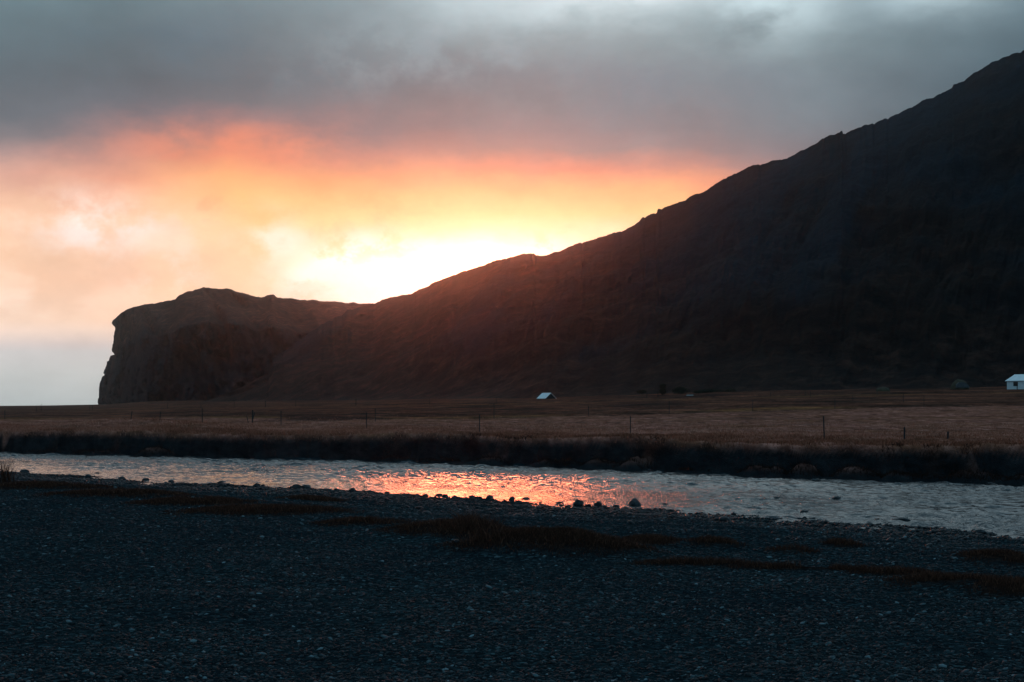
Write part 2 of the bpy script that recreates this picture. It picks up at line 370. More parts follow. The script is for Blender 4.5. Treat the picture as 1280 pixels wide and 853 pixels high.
# headland with sea cliff
TOP = np.array([(139.5,404),(141,400.5),(144,398),(150,393),(157,388),(165,384),(178,381.5),(192,379),(205,376.5),(219,374),(221,371),(224,368.5),(235,365.5),(246,362),(251,361),(254,359.2),(257,360),(270,360.5),(288,361),(300,366),(322,371),(331,371),(334,369),(342,369),(346,372),(350,371.8),(353,373),(372,374),(400,376),(430,378.5),(462,380),(520,383),(600,380)], float)
LEFT = np.array([(404,139.5),(406.5,141),(409,143.6),(412,143.4),(420,141.2),(428,141.5),(438,139.5),(440,140),(443.2,142.8),(444.5,142.5),(445,137.2),(451,137),(452.3,133.4),(460,131.2),(466.5,129.2),(468,131),(469.5,130.6),(471,128.2),(481,124.8),(490,123.8),(503,123),(512,123)], float)
DH = 1480.0
h = np.concatenate([np.linspace(0, 1, 260)])
p = np.linspace(-1, 1, 521)
H2, P2 = np.meshgrid(h, p, indexing='ij')
ap = np.abs(p)
xpx = 139.5+ (ap**1.6)*420                  # base column for each path position
topz = CAMZ+(HZ-np.interp(xpx, TOP[:, 0], TOP[:, 1])-fbm(xpx*.12, xpx*0, 98, 5)*1.6*ss(0, 6, xpx-139.5))/F*DH
Zt = np.maximum(H2, 0)*(topz+8)[None, :]-8
rows = HZ-F*(Zt-CAMZ)/DH
lx = np.interp(rows, LEFT[:, 0], LEFT[:, 1])-139.5
lx = np.where(rows < 404, 0, lx+fbm(rows*.22, rows*0, 99, 4)*1.5*ss(404, 415, rows))
fall = np.exp(-(ap/.10)**2)[None, :]
ruggx = fbm(P2*22, H2*3, 91, 5)
wd = np.interp(h, [0, .12, .5, .62, .75, .9, 1], [250, 232, 205, 190, 120, 45, 0])[:, None]
g = np.sign(p)[None, :]*(1-np.exp(-(ap/.16)**1.3))[None, :]*(1+.25*np.minimum(ap/.6, 1))[None, :]
cl = (1-ss(.55, .8, H2))
Yh = DH + g*wd*-1.0*np.where(p < 0, -1, 1)[None, :]*np.where(p < 0, -1, 1)[None, :]
amp = np.minimum(ap/.06, 1)[None, :]
Yh = Yh - np.sign(p)[None, :]*amp*((ruggx*30+np.minimum(np.abs(fbm(P2*9+H2*1.5, H2*1.2, 92, 4)), .35)*110-20)*(.8+.2*cl) + fbm(P2*70, H2*16, 93, 5)*14*(.3+.7*cl))*(1-ss(.93, 1, H2))
Xh = (xpx[None, :]+lx*fall-640)/F*Yh
# sections in front keep their column (perspective-neutral small shift is fine)
Zt = Zt + np.sign(g)*0
rk = .34*cl - .12*(1-cl) + .22*fbm(P2*9, H2*5, 95, 5)
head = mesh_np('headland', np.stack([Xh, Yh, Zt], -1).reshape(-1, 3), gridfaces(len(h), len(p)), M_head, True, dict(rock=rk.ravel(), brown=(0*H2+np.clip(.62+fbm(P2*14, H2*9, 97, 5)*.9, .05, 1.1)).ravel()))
tag(head, kind='structure')

# ------------------------------------------------------------------ gravel and stones
def ico():
    import bmesh
    bm = bmesh.new(); bmesh.ops.create_icosphere(bm, subdivisions=1, radius=1)
    V = np.array([v.co[:] for v in bm.verts]); Fc = np.array([[v.index for v in f.verts] for f in bm.faces]); bm.free()
    return V, Fc
IV, IF = ico()
def ico2():
    import bmesh
    bm = bmesh.new(); bmesh.ops.create_icosphere(bm, subdivisions=3, radius=1)
    V = np.array([v.co[:] for v in bm.verts]); Fc = np.array([[v.index for v in f.verts] for f in bm.faces]); bm.free()
    return V, Fc
IV3, IF3 = ico2()
def stones(name, pts, size, mat, flat=.5, label=None):
    n = len(pts); k = len(IV)
    dirs = rng.normal(size=(n, 1, 3))
    jit = 1+.22*rng.uniform(-1, 1, (n, k, 1))
    V = IV[None]*jit
    sc = np.stack([rng.uniform(.7, 1.35, n), rng.uniform(.7, 1.2, n), rng.uniform(.6, 1.2, n)*flat], -1)[:, None, :]
    V = V*sc*(size/2)[:, None, None]
    a = rng.uniform(0, 6.283, n); ca, sa = np.cos(a)[:, None], np.sin(a)[:, None]
    x = V[..., 0]*ca-V[..., 1]*sa; y = V[..., 0]*sa+V[..., 1]*ca
    tl = rng.normal(0, .25, n)[:, None]; z = V[..., 2]+x*tl
    W = np.stack([x, y, z], -1)+pts[:, None, :]
    Fc = (IF[None]+(np.arange(n)*k)[:, None, None]).reshape(-1, 3)
    tone = np.repeat(rng.beta(1.6, 2.6, n), k)
    return mesh_np(name, W.reshape(-1, 3), Fc, mat, False, dict(tone=tone))
# dry gravel in front: density falls with distance
n = 190000
u = rng.uniform(0, 1, n); d = 13.5*(75/13.5)**(u**.9)
px_ = rng.uniform(-120, 1400, n); x = (px_-640)/F*d; y = d
zz, fr, de_, sl_, mg_, q_, _ = terrain(x, y, True)
clump = fbm(x*.5, y*.5, 55, 4)
keep = (~fr) & (q_ > -.3) & (mg_ < .35) & (rng.uniform(-.6, .6, n) < clump+.35)
x, y, zz, q_ = x[keep], y[keep], zz[keep], q_[keep]
size = np.clip(rng.lognormal(math.log(.024), .5, len(x)), .012, .08)*(1+y/60)

inner = q_ > 6
gr = stones('gravel', np.stack([x, y, zz+size*.08], -1)[inner], size[inner], M_stone, .5)
tag(gr, 'loose grey gravel and pebbles covering the near flat', 'gravel', kind='stuff')
sh = ~inner
# wetter cobbles along the water
n = 75000
x = rng.uniform(-42, 20, n); off = rng.gamma(1.7, 3.0, n)-1.5
y = ynear(x)-off
zz, fr, _, _, mg_, q_, _ = terrain(x, y, True)
shallow = rng.uniform(0, 1, n) < np.where(q_ < .3, .10, np.where(q_ < 1.2, .55, 1))*(.45+.55*(fbm(x*.7, y*.9, 77, 4) > -.1))
keep = (mg_ < .5) & (q_ > -3.5) & shallow & (y > 12)
x, y, zz = x[keep], y[keep], zz[keep]
size = np.clip(rng.lognormal(math.log(.065), .5, len(x)), .03, .22)
px_s = np.concatenate([np.stack([x, y, zz+size*.15], -1)])
co = stones('cobbles', px_s, size, M_wet, .6)
tag(co, 'dark wet cobbles strewn along the near edge of the river', 'cobbles', kind='stuff')

ROCKS = [(793,632,17,.75,'large dark rounded rock at the river edge, right end of the orange reflection'),(748,634,11,.6,0),(723,633,13,.6,'wide dark rock at the waterline left of the large rounded rock'),(657,624,9,.35,0),(699,629,9,.4,0),
 (370,613,12,.5,0),(384,613,13,.45,0),(329,609,7,.6,0),(321,609,8,.8,'blocky dark stone standing at the left start of the orange reflection'),(410,617,8,.6,0),(456,609,5,.4,'tiny lone stone out in the orange glowing shallows'),(484,619,6,.7,0),(548,620,8,.5,0),(556,621,7,.5,0),
 (569,623,8,.6,0),(612,623,9,.6,0),(532,621,7,.6,0),(31,591,9,.6,0),(182,601,8,.6,'pointed dark stone at the water edge left of the glow'),(121,592,6,.4,0),(277,604,9,.4,'low flat stone in the water just left of the glow'),(110,598,8,.5,0),(152,599,8,.5,0),
 (955,636,12,.3,'flat dark rock in the grey shallows right of the glow'),(970,640,9,.4,0),(1045,641,14,.3,'widest flat rock lying out in the grey water on the right'),(1083,645,6,.5,0),(1097,655,10,.5,0),(1165,656,11,.45,0),(907,653,17,.5,'broad dark rock on the wet stones below the grey shallows'),
 (1005,647,12,.35,0),(927,633,9,.35,0),(832,631,8,.4,0),(1127,656,26,.2,'long flat rock slab at the right hand shoreline'),(214,603,7,.6,0),(640,626,7,.6,0),(590,624,7,.7,0),(440,617,7,.7,0),(770,635,9,.5,0),(1225,668,14,.4,0)]
def rock_mesh(seed, flat):
    V = IV3.copy()
    n1 = fbm(V[:, 0]*1.3+seed*7, V[:, 1]*1.3+V[:, 2]*1.7, seed, 4)
    V = V*(1+.38*n1[:, None])
    V[:, 2] = np.where(V[:, 2] < -.25, -.25+(V[:, 2]+.25)*.3, V[:, 2])
    V[:, 2] *= flat
    return V
for i, (px_, py_, wp, fl, lab) in enumerate(ROCKS):
    d = 4.0*F/(py_-HZ) if py_ < 640 else hit(px_, py_)[1]
    x = (px_-640)/F*d; z = max(float(terrain(x, d)), -2.06)
    r = wp/F*d/2*(1.15 if py_ < 632 and wp < 13 else .92)
    V = rock_mesh(200+i, min(1.0, fl*1.5))*r; a = i*1.7
    Vx = V[:, 0]*1.0; 
    o = mesh_np('rock', V, IF3, M_wet, True)
    o.location = (x, d, z+.22*r)
    tag(o, lab or 'small dark stone poking up along the near waterline', 'rock', 'rocks along the near waterline')

# ------------------------------------------------------------------ grass blades
def blades(name, x, y, z, hgt, wid, lean, mat, tone):
    n = len(x); a = rng.uniform(0, 6.283, n); la = rng.uniform(0, 6.283, n)
    wx, wy = np.cos(a)*wid/2, np.sin(a)*wid/2
    lx, ly = np.cos(la)*lean*hgt, np.sin(la)*lean*hgt
    b = np.stack([x, y, z-.02], -1)
    s = np.stack([wx, wy, 0*wx], -1); l = np.stack([lx, ly, 0*lx], -1); up = np.stack([0*x, 0*x, hgt], -1)
    V = np.stack([b-s, b+s, b+s*.7+l*.35+up*.6, b-s*.7+l*.35+up*.6, b+l+up*.98+s*.1], 1).reshape(-1, 3)
    k = np.arange(n)[:, None]*5
    Fa = np.concatenate([k+np.array([[0, 1, 2]]), k+np.array([[0, 2, 3]]), k+np.array([[3, 2, 4]])])
    return mesh_np(name, V, Fa, mat, False, dict(tone=np.repeat(tone, 5)))
# far bank and field
n = 170000
x = rng.uniform(-60, 45, n); yf = yfar(x); y = yf+2.2+rng.gamma(1.1, 14, n)-1.2
z, fr, de_, sl_, _, _, pxx = terrain(x, y, True)
cl_ = fbm(x*.45, y*.45, 57, 4)
keep = fr & (de_ > -.25) & (np.abs(pxx-640) < 760) & (rng.uniform(-.5, .5, n) < cl_+.25)
x, y, z, de_, cl_ = x[keep], y[keep], z[keep], de_[keep], cl_[keep]
hg = rng.uniform(.08, .24, len(x))*(1+.6*np.clip(cl_, 0, 1))*np.where(de_ < 3, 1.1, .8)
tone = np.clip(.5+fbm(x*.15, y*.15, 58, 4)*.5+rng.normal(0, .18, len(x))+.15*ss(3, 16, de_)-.1, 0, 1)
fg = blades('field_grass', x, y, z, hg, rng.uniform(.03, .06, len(x)), rng.uniform(.3, 1.3, len(x)), M_dry, tone)
tag(fg, 'dry reddish grass along the far bank and field', 'grass', kind='stuff')
# slumped turf on the bank foot
n = 30000
x = rng.uniform(-48, 32, n); y = yfar(x)+rng.uniform(0, 3.2, n)
z, fr, de_, sl_, _, _, _ = terrain(x, y, True)
keep = fr & (sl_ > .25) & (z > -1.9)
x, y, z = x[keep], y[keep], z[keep]
bg = blades('bank_grass', x, y, z, rng.uniform(.1, .28, len(x)), rng.uniform(.02, .04, len(x)), rng.uniform(.3, .9, len(x)), M_shoreg, np.clip(rng.normal(.12, .1, len(x)), 0, 1))
tag(bg, 'brown tussock grass on slumped turf below the far bank', 'grass', kind='stuff')
# near mounds
pts = []
for mx, my, hw, hd, h in MOUNDS:
    k = int(min(16000, 2600*hw*hd*2.2))+600
    pts.append(np.stack([mx+rng.normal(0, hw*.6, k), my+rng.normal(0, hd*.6, k)], -1))
pts = np.concatenate(pts); x, y = pts.T
z, fr, _, _, mg_, _, _ = terrain(x, y, True)
keep = (mg_ > .2) & (rng.uniform(-.5, .5, len(x)) < fbm(x*1.6, y*1.6, 59, 3)*1.4+.2)
x, y, z, mg_ = x[keep], y[keep], z[keep], mg_[keep]
tall = (np.abs(pxof(x, y)-600) < 28) & (y < 36)
hg = rng.uniform(.03, .12, len(x))*(.6+.8*mg_)*np.where(tall & (rng.uniform(0,1,len(x))<.2), 2.6, 1)
sg = blades('shore_grass', x, y, z, hg, rng.uniform(.006, .016, len(x))*(y/28), rng.uniform(.3, 1.2, len(x)), M_shoreg, np.clip(rng.normal(.4, .22, len(x))+.2*(mg_-.5), 0, 1))
tag(sg, 'low rusty brown grass on mounds among the near gravel', 'grass', kind='stuff')
# reed tuft at the left edge
for (px_, py_, lab) in ((6, 604, 'tuft of tall dead reeds at the left edge of the shore'), (602, 676, 'spiky tuft of dry stalks on top of the near grass mound')):
    bx, by, bz = hit(px_, py_)
    k = 110; x = rng.normal(0, .14*by/40, k); y = rng.normal(0, .1, k)
    o = blades('grass_tuft', x, y, np.zeros(k), rng.uniform(.35, .75, k)*by/45*(1.3 if px_ < 100 else .85), np.full(k, .012*by/35), rng.uniform(.05, .6, k), M_shoreg, rng.uniform(.1, .7, k))
    o.location = (bx, by, bz-.03); tag(o, lab, 'grass tuft')

# ------------------------------------------------------------------ fences
def tube(V, Fs, a, b, r, n=6):
    a = Vector(a); b = Vector(b); dz = (b-a).normalized(); u = dz.orthogonal().normalized(); v = dz.cross(u); k = len(V)
    for c in (a, b):
        for i in range(n):
            V.append(c+(u*math.cos(6.2832*i/n)+v*math.sin(6.2832*i/n))*r)
    for i in range(n): Fs.append((k+i, k+(i+1) % n, k+n+(i+1) % n, k+n+i))
    Fs.append(tuple(range(k+n-1, k-1, -1))); Fs.append(tuple(range(k+n, k+2*n)))
def fence(label, posts, wires=True, r=.034, group='wire fences across the field'):
    P = []
    for e in posts:
        pxx, top, base = e[:3]; lean = e[3] if len(e) > 3 else 0; wdt = e[4] if len(e) > 4 else 1
        x, y, z = hit(pxx, base, 60); P.append((x, y, z, (base-top)/F*y, lean/F*y, wdt))
    rt = empty('wire_fence' if len(P) > 1 else 'fence_post', P[0][:3]); tag(rt, label, 'fence' if len(P) > 1 else 'fence post', group)
    o0 = Vector(P[0][:3])
    for x, y, z, h, ln, wd in P:
        V, Fs = [], []; b = Vector((x, y, z))-o0
        rr = r*wd*(.9+.0016*y)
        m = b+Vector((ln*.5+.01, 0, h*.5))
        tube(V, Fs, b+Vector((0, 0, -.3)), b+Vector((ln, 0, h)), rr, 7)
        for i in range(7, 14): V[i] = V[i]+Vector((0, 0, (i % 3-1)*rr*.5))
        mesh_py('post', V, Fs, M_post, rt)
    if wires and len(P) > 1:
        for fr_ in (.35, .62, .9):
            V, Fs = [], []
            for A_, B_ in zip(P[:-1], P[1:]):
                a = Vector(A_[:3])-o0+Vector((A_[4]*fr_, 0, A_[3]*fr_)); b = Vector(B_[:3])-o0+Vector((B_[4]*fr_, 0, B_[3]*fr_))
                tube(V, Fs, a, b, .003, 4)
            mesh_py('wire', V, Fs, M_wire, rt)
    return rt
fence('nearest wire fence with widely spaced grey posts along the far river bank', [(6,513,524.5),(163,514.5,524.5,2),(199.5,515,525.5,1),(252.7,511,528.5),(351.3,514,531.5),(458,516,536.5),(599.5,519,541),(788,521,543),(1030.5,521,548.5,-1,1.15),(1130.6,534.5,549.5,0,1.5),(1185,540,549,0,1.6)])
fence('second fence line crossing mid field just in front of the ditch', [(469,511,527),(617.5,505,522.5),(735.5,507.5,520),(836.5,502,516.5),(941,500,513.5),(1043.7,499,511.5),(1155,494.5,508)])
fence('distant fence line below the foot of the headland on the left', [(209.5,503.5,511),(251,504.5,511),(292.7,501,509),(331.7,501,508.5,0,1.6),(369.5,501,508.5),(537,499,505.5),(620.5,496,504)])
fence('two pairs of tiny posts standing against the pale sky at far left', [(45.5,507,515),(51.5,505.5,514),(111.5,505.8,513),(115.5,507,513)])
fence('small posts near the dark bushes in the far meadow', [(773.7,493.5,498.5),(808.5,490.5,497.5,0,1.5),(822.5,489.5,497,0,1.8)], group='wire fences across the field')
fence('fence on the rough pasture left of the white cabin', [(963,490.5,496),(1006.5,487,494),(1013,489.5,497),(1066,494,500.5),(1096.5,488,495),(1129.3,493,503)])
# braced post
fence('leaning stub post beside the braced strainer post', [(311,520,529,-2.5)], group=None)
bx, by, bz = hit(315.3, 529, 60); rt = empty('strainer_post', (bx, by, bz)); tag(rt, 'dark strainer post with a diagonal brace in the left field', 'fence post')
hh = 16/F*by; V, Fs = [], []; tube(V, Fs, (0, 0, -.3), (.05, 0, hh), .08, 8); mesh_py('post', V, Fs, M_post, rt)
V, Fs = [], []; tube(V, Fs, (-.05, .1, .05), (.26, .1, hh*.82), .05, 6); mesh_py('brace', V, Fs, M_post, rt)
fence('short stout post in front of the hill foot, left of centre', [(445,499,506.5,0,2.6)], group=None)

# ------------------------------------------------------------------ buildings
def building(name, label, cat, loc, rz, L, W, hw, rise, wall_m, roof_m, over=.35, detail=True, corr=14):
    """near corner at origin; gable wall runs +x (width W), long wall runs +y (length L)"""
    rt = empty(name, loc, rz); tag(rt, label, cat)
    s = -.6
    V = [(0,0,s),(W,0,s),(W,0,hw),(W/2,0,hw+rise),(0,0,hw),(0,L,s),(W,L,s),(W,L,hw),(W/2,L,hw+rise),(0,L,hw)]
    mesh_py('wall', V, [(0,1,2,3,4),(9,8,7,6,5),(0,4,9,5),(1,6,7,2),(0,5,6,1)], wall_m, rt)
    # roof planes with thickness and corrugation
    V, Fs = [], []
    sl_ = rise/(W/2); nr = max(6, int(L*3))
    th = .09
    for side in (-1, 1):
        k = len(V); ys = np.linspace(-over, L+over, nr*2+1)
        for j, yy in enumerate(ys):
            w_ = .03 if j % 2 else 0
            xr = W/2; xe = (-over if side < 0 else W+over)
            ze = hw-over*sl_
            for dzz in (.05, .05+th):
                V.append((xr, yy, hw+rise+dzz+w_)); V.append((xe, yy, ze+dzz+w_))
        for j in range(len(ys)-1):
            a = k+j*4; b = a+4
            Fs += [(a+2, a+3, b+3, b+2), (a, b, b+1, a+1), (a+1, b+1, b+3, a+3)]
        a = k; b = k+(len(ys)-1)*4
        Fs += [(a, a+1, a+3, a+2), (b, b+2, b+3, b+1)]
    rf = mesh_py('roof', V, Fs, roof_m, rt)
    V, Fs = [], []; tube(V, Fs, (W/2, -over, hw+rise+.12), (W/2, L+over, hw+rise+.12), .08, 6); mesh_py('ridge_cap', V, Fs, roof_m, rf)
    return rt
def box(V, Fs, a, b):
    k = len(V); (x0, y0, z0), (x1, y1, z1) = a, b
    V += [(x0,y0,z0),(x1,y0,z0),(x1,y1,z0),(x0,y1,z0),(x0,y0,z1),(x1,y0,z1),(x1,y1,z1),(x0,y1,z1)]
    Fs += [(k,k+3,k+2,k+1),(k+4,k+5,k+6,k+7),(k,k+1,k+5,k+4),(k+1,k+2,k+6,k+5),(k+2,k+3,k+7,k+6),(k+3,k,k+4,k+7)]
def bx(name, a, b, mat, par):
    V, Fs = [], []; box(V, Fs, a, b); return mesh_py(name, V, Fs, mat, par)
CD = 430.0; cz = CAMZ+(HZ-486.6)/F*CD
cab = building('cabin', 'small white boarded cabin with pale metal roof at the right edge', 'cabin', ((1279.5-640)/F*CD, CD, cz), R(28), 6.4, 7.2, 2.65, 1.75, M_white, M_roof, .45)
V, Fs = [], []
for i in range(17): box(V, Fs, (-.035, .15+i*.39, -.1), (-.003, .2+i*.39, 2.6))
for i in range(18): box(V, Fs, (.2+i*.4, -.035, -.1), (.25+i*.4, -.003, 2.6+min(.2+i*.4, 7-i*.4)*.45))
mesh_py('batten', V, Fs, M_white, cab)
for yy in (3.0,):
    fr_ = bx('window', (-.09, yy-.85, .95), (-.037, yy+.85, 2.25), M_dark, cab)
    bx('pane', (-.1, yy-.7, 1.07), (-.092, yy-.06, 2.13), M_glass, fr_); bx('pane', (-.1, yy+.06, 1.07), (-.092, yy+.7, 2.13), M_glass, fr_)
bx('downpipe', (-.16, 2.3, -.3), (-.06, 2.45, .94), M_dark, cab)
for xx_ in (1.6, 4.6):
    fr_ = bx('window', (xx_, -.09, .95), (xx_+1.2, -.037, 2.1), M_dark, cab); bx('pane', (xx_+.1, -.1, 1.05), (xx_+1.1, -.092, 2.0), M_glass, fr_)
bx('corner_board', (-.05, -.05, -.2), (.1, .1, 2.6), M_white, cab)
bx('foundation', (-.04, -.04, -1.2), (7.24, 6.44, -.02), M_drystone, cab)
CD = 540.0; hz_ = CAMZ+(HZ-500.3)/F*CD
hut = building('barn', 'low dark barn with bright pale roof alone at the hill foot', 'barn', ((682.3-640)/F*CD, CD, hz_), R(24), 7.4, 4.1, .75, 1.85, M_dark, M_roof, .3)
bx('door', (1.5, -.06, -.1), (2.6, -.004, 1.2), M_post, hut)
# keep ground up to the buildings: low turf platforms
def mound(name, label, cat, px_, base, wpx, hpx, depth, mat, d=None, grp=None, seed=0):
    x, y, z = hit(px_, base, 60)
    if d: y = d; x = (px_-640)/F*d; z = CAMZ+(HZ-base)/F*d
    hwid = wpx/2/F*y; hh = hpx/F*y
    nu, nv = 48, 20
    V = []; 
    th = np.linspace(0, 2*np.pi, nu, endpoint=False); rr = np.linspace(0, 1, nv)
    RR, TH = np.meshgrid(rr, th, indexing='ij')
    xx = RR*np.cos(TH)*hwid*(1+.1*fbm(np.cos(TH)*2+seed, np.sin(TH)*2, seed, 3)); yy = RR*np.sin(TH)*depth
    zz = hh*(1-RR**2.4)*(1+.22*fbm(xx*.8+seed, yy*.8, seed+1, 4))-.5*(RR > .97)
    o = mesh_np(name, np.stack([xx, yy, zz], -1).reshape(-1, 3), gridfaces(nv, nu, True), mat, True)
    o.location = (x, y, z-.1); tag(o, label, cat, grp); return o
mm = mound('turf_shed', 'turf covered stone shed hump left of the white cabin', 'turf shed', 1199.5, 484.5, 23, 10, 3.0, M_turf, 440, None, 5)
V, Fs = [], []
ax = [(-1.9, 0), (-1.7, 1.0), (-1.0, 1.6), (.2, 1.75), (1.2, 1.3), (1.9, .6), (2.2, 0)]
for (a, b_) in ax: V.append((a, -3.02, b_)); 
for (a, b_) in ax: V.append((a, -1.2, b_))
nn = len(ax); Fs = [tuple(range(nn)), tuple(range(2*nn-1, nn-1, -1))]+[(i, i+nn, (i+1) % nn+nn, (i+1) % nn) for i in range(nn)]
mesh_py('stone_front', V, Fs, M_drystone, mm)
mound('turf_mound', 'small dark turf hump in the pasture far behind the fence', 'mound', 1104, 487, 17, 3.5, 1.8, M_turf, 400, None, 9)

# tank
tx, ty, tz = hit(862.5, 497.8, 60); ty = 455; tx = (862.5-640)/F*ty; tz = CAMZ+(HZ-498)/F*ty
rt = empty('storage_tank', (tx, ty, tz)); tag(rt, 'pale horizontal cylindrical tank on the meadow before the dark bushes', 'tank')
nu = 20; prof = [(-1.2, .0), (-1.18, .2), (-1.08, .42), (-.95, .5), (.95, .5), (1.08, .42), (1.18, .2), (1.2, .0)]
V = []; Fs = []
for xx_, rr in prof:
    for i in range(nu): V.append((xx_, rr*math.cos(6.2832*i/nu), .62+rr*math.sin(6.2832*i/nu)))
for j in range(len(prof)-1):
    for i in range(nu): Fs.append((j*nu+i, j*nu+(i+1) % nu, (j+1)*nu+(i+1) % nu, (j+1)*nu+i))
mesh_py('drum', V, Fs, M_tank, rt, True)
for xx_ in (-.7, .7): bx('saddle', (xx_-.1, -.4, -.4), (xx_+.1, .4, .25), M_dark, rt)
bx('valve_cover', (-.15, -.15, 1.1), (.15, .15, 1.22), M_dark, rt)

# bushes: stems + leaf clumps through the crown volume
def bush(label, px_, base, wpx, hpx, d, lobes, seed, grp='dark bushes at the foot of the hill', trunk=False):
    r = np.random.default_rng(seed)
    x = (px_-640)/F*d; z = CAMZ+(HZ-base)/F*d; W_ = wpx/F*d; H_ = hpx/F*d
    rt = empty('bush' if not trunk else 'tree', (x, d, z)); tag(rt, label, 'bush' if not trunk else 'tree', grp)
    V, Fs = [], []
    for k in range(5):
        a = r.uniform(0, 6.28); tube(V, Fs, (r.normal(0, W_*.06), r.normal(0, .2), -.6), (math.cos(a)*W_*.25, math.sin(a)*W_*.15, H_*r.uniform(.5, .8)), .06, 5)
    mesh_py('trunk', V, Fs, M_bark, rt)
    pts = []
    for cx, cz_, rx, rz_ in lobes:
        n = int(1500*rx*rz_*4)+400
        q_ = r.normal(size=(n, 3)); q_ /= np.linalg.norm(q_, axis=1)[:, None]; q_ *= (r.uniform(0, 1, n)**.33)[:, None]
        q_ *= (1+.25*fbm(q_[:, 0]*3+seed, q_[:, 2]*3+q_[:, 1], seed, 3))[:, None]
        pts.append(np.stack([(cx+q_[:, 0]*rx)*W_, q_[:, 1]*rx*W_*.8, (cz_+q_[:, 2]*rz_)*H_], -1))
    pts = np.concatenate(pts); pts = pts[pts[:, 2] > 0]; n = len(pts)
    s = r.uniform(.10, .24, n)[:, None]; A_ = r.normal(size=(n, 3)); B_ = r.normal(size=(n, 3))
    A_ /= np.linalg.norm(A_, axis=1)[:, None]; B_ /= np.linalg.norm(B_, axis=1)[:, None]
    V = np.stack([pts, pts+A_*s, pts+(A_+B_)*s, pts+B_*s], 1).reshape(-1, 3)
    mesh_np('crown', V, np.arange(len(V)).reshape(-1, 4), M_leaf, False, None, rt)
bush('taller dark tree with a round top above the meadow posts', 828.5, 492.5, 10, 12.5, 500, [(0, .78, .42, .24), (.02, .25, .45, .3)], 3, None, True)
bush('largest dome shaped dark bush right of the small tree', 851, 492.5, 24, 9.5, 510, [(0, .4, .46, .5), (-.1, .6, .25, .38)], 4)
bush('low spreading dark bush between the dome bush and the next clump', 876, 492, 20, 5, 510, [(0, .35, .5, .5), (.2, .5, .25, .45)], 5)
bush('wide low dark bush behind the pale tank', 894, 492, 24, 6, 515, [(0, .4, .5, .5), (-.2, .5, .25, .45)], 6)
bush('rounded dark bush at the right end of the clump', 913, 492, 16, 6.5, 515, [(0, .45, .48, .52)], 7)
bush('tiny low shrub left of the round topped tree', 802, 491.5, 13, 4, 510, [(0, .4, .5, .5)], 8)
#bush('bare looking scrub bush right of the far pasture fence', 1198.5, 505.5, 10, 9, 260, [(-.15, .5, .25, .45), (.2, .4, .2, .35)], 9, None)

# ------------------------------------------------------------------ sky (world)
world = bpy.data.worlds.new('World'); bpy.context.scene.world = world; world.use_nodes = True
nd = world.node_tree.nodes; lk = world.node_tree.links
bgn = nd['Background']
SUNPX, SUNROW = 628, 405
sx_, sz_ = (SUNPX-640)/F, (HZ-SUNROW)/F
sun_az = math.atan2(sx_, 1); sun_el = math.atan2(sz_, math.hypot(sx_, 1))
def math_(op, a, b=None, c=None, clamp=False):
    n = nd.new('ShaderNodeMath'); n.operation = op; n.use_clamp = clamp
    for i, v in enumerate((a, b, c)):
        if v is None: continue
        if hasattr(v, 'links'): lk.new(v, n.inputs[i])
        else: n.inputs[i].default_value = v
    return n.outputs[0]
def maprange(v, a, b, c=0, d=1, smooth=True):
    n = nd.new('ShaderNodeMapRange'); n.interpolation_type = 'SMOOTHSTEP' if smooth else 'LINEAR'
    lk.new(v, n.inputs[0])
    for i, k in enumerate((a, b, c, d)): n.inputs[i+1].default_value = k
    return n.outputs[0]
def lin(c): return tuple(((v/255)/12.92 if v/255 <= .04045 else ((v/255+.055)/1.055)**2.4) for v in c)
tc = nd.new('ShaderNodeTexCoord'); sep = nd.new('ShaderNodeSeparateXYZ'); lk.new(tc.outputs['Generated'], sep.inputs[0])
dx, dy, dz = sep.outputs
hyp = math_('SQRT', math_('ADD', math_('MULTIPLY', dx, dx), math_('MULTIPLY', dy, dy)))
yy = math_('MAXIMUM', dy, math_('MULTIPLY', hyp, .5)); yy = math_('MAXIMUM', yy, .02)
Tn = math_('DIVIDE', dz, yy); Un = math_('DIVIDE', dx, yy)
def wnoise(scale, detail, seed, rough=.5, stretch=(1, 1, 2.2)):
    mp = nd.new('ShaderNodeMapping'); mp.inputs['Scale'].default_value = stretch; mp.inputs['Location'].default_value = (seed, seed*.7, seed*1.3)
    lk.new(tc.outputs['Generated'], mp.inputs[0]); n = N(nd, 'ShaderNodeTexNoise', Scale=scale, Detail=detail, Roughness=rough); lk.new(mp.outputs[0], n.inputs[0]); return n.outputs['Fac']
wn1 = wnoise(9, 5, 3.1, .5); wn2 = wnoise(7, 5, 8.7, .5); wn3 = wnoise(24, 6, 1.9, .6)
lowfade = maprange(Tn, .05, .10)
wt = math_('MULTIPLY', math_('MULTIPLY_ADD', wn1, .030, -.015), lowfade); wt = math_('ADD', wt, math_('MULTIPLY', math_('MULTIPLY_ADD', wn3, .012, -.006), lowfade))
Tw = math_('ADD', Tn, wt); Uw = math_('ADD', Un, math_('MULTIPLY_ADD', wn2, .07, -.035))
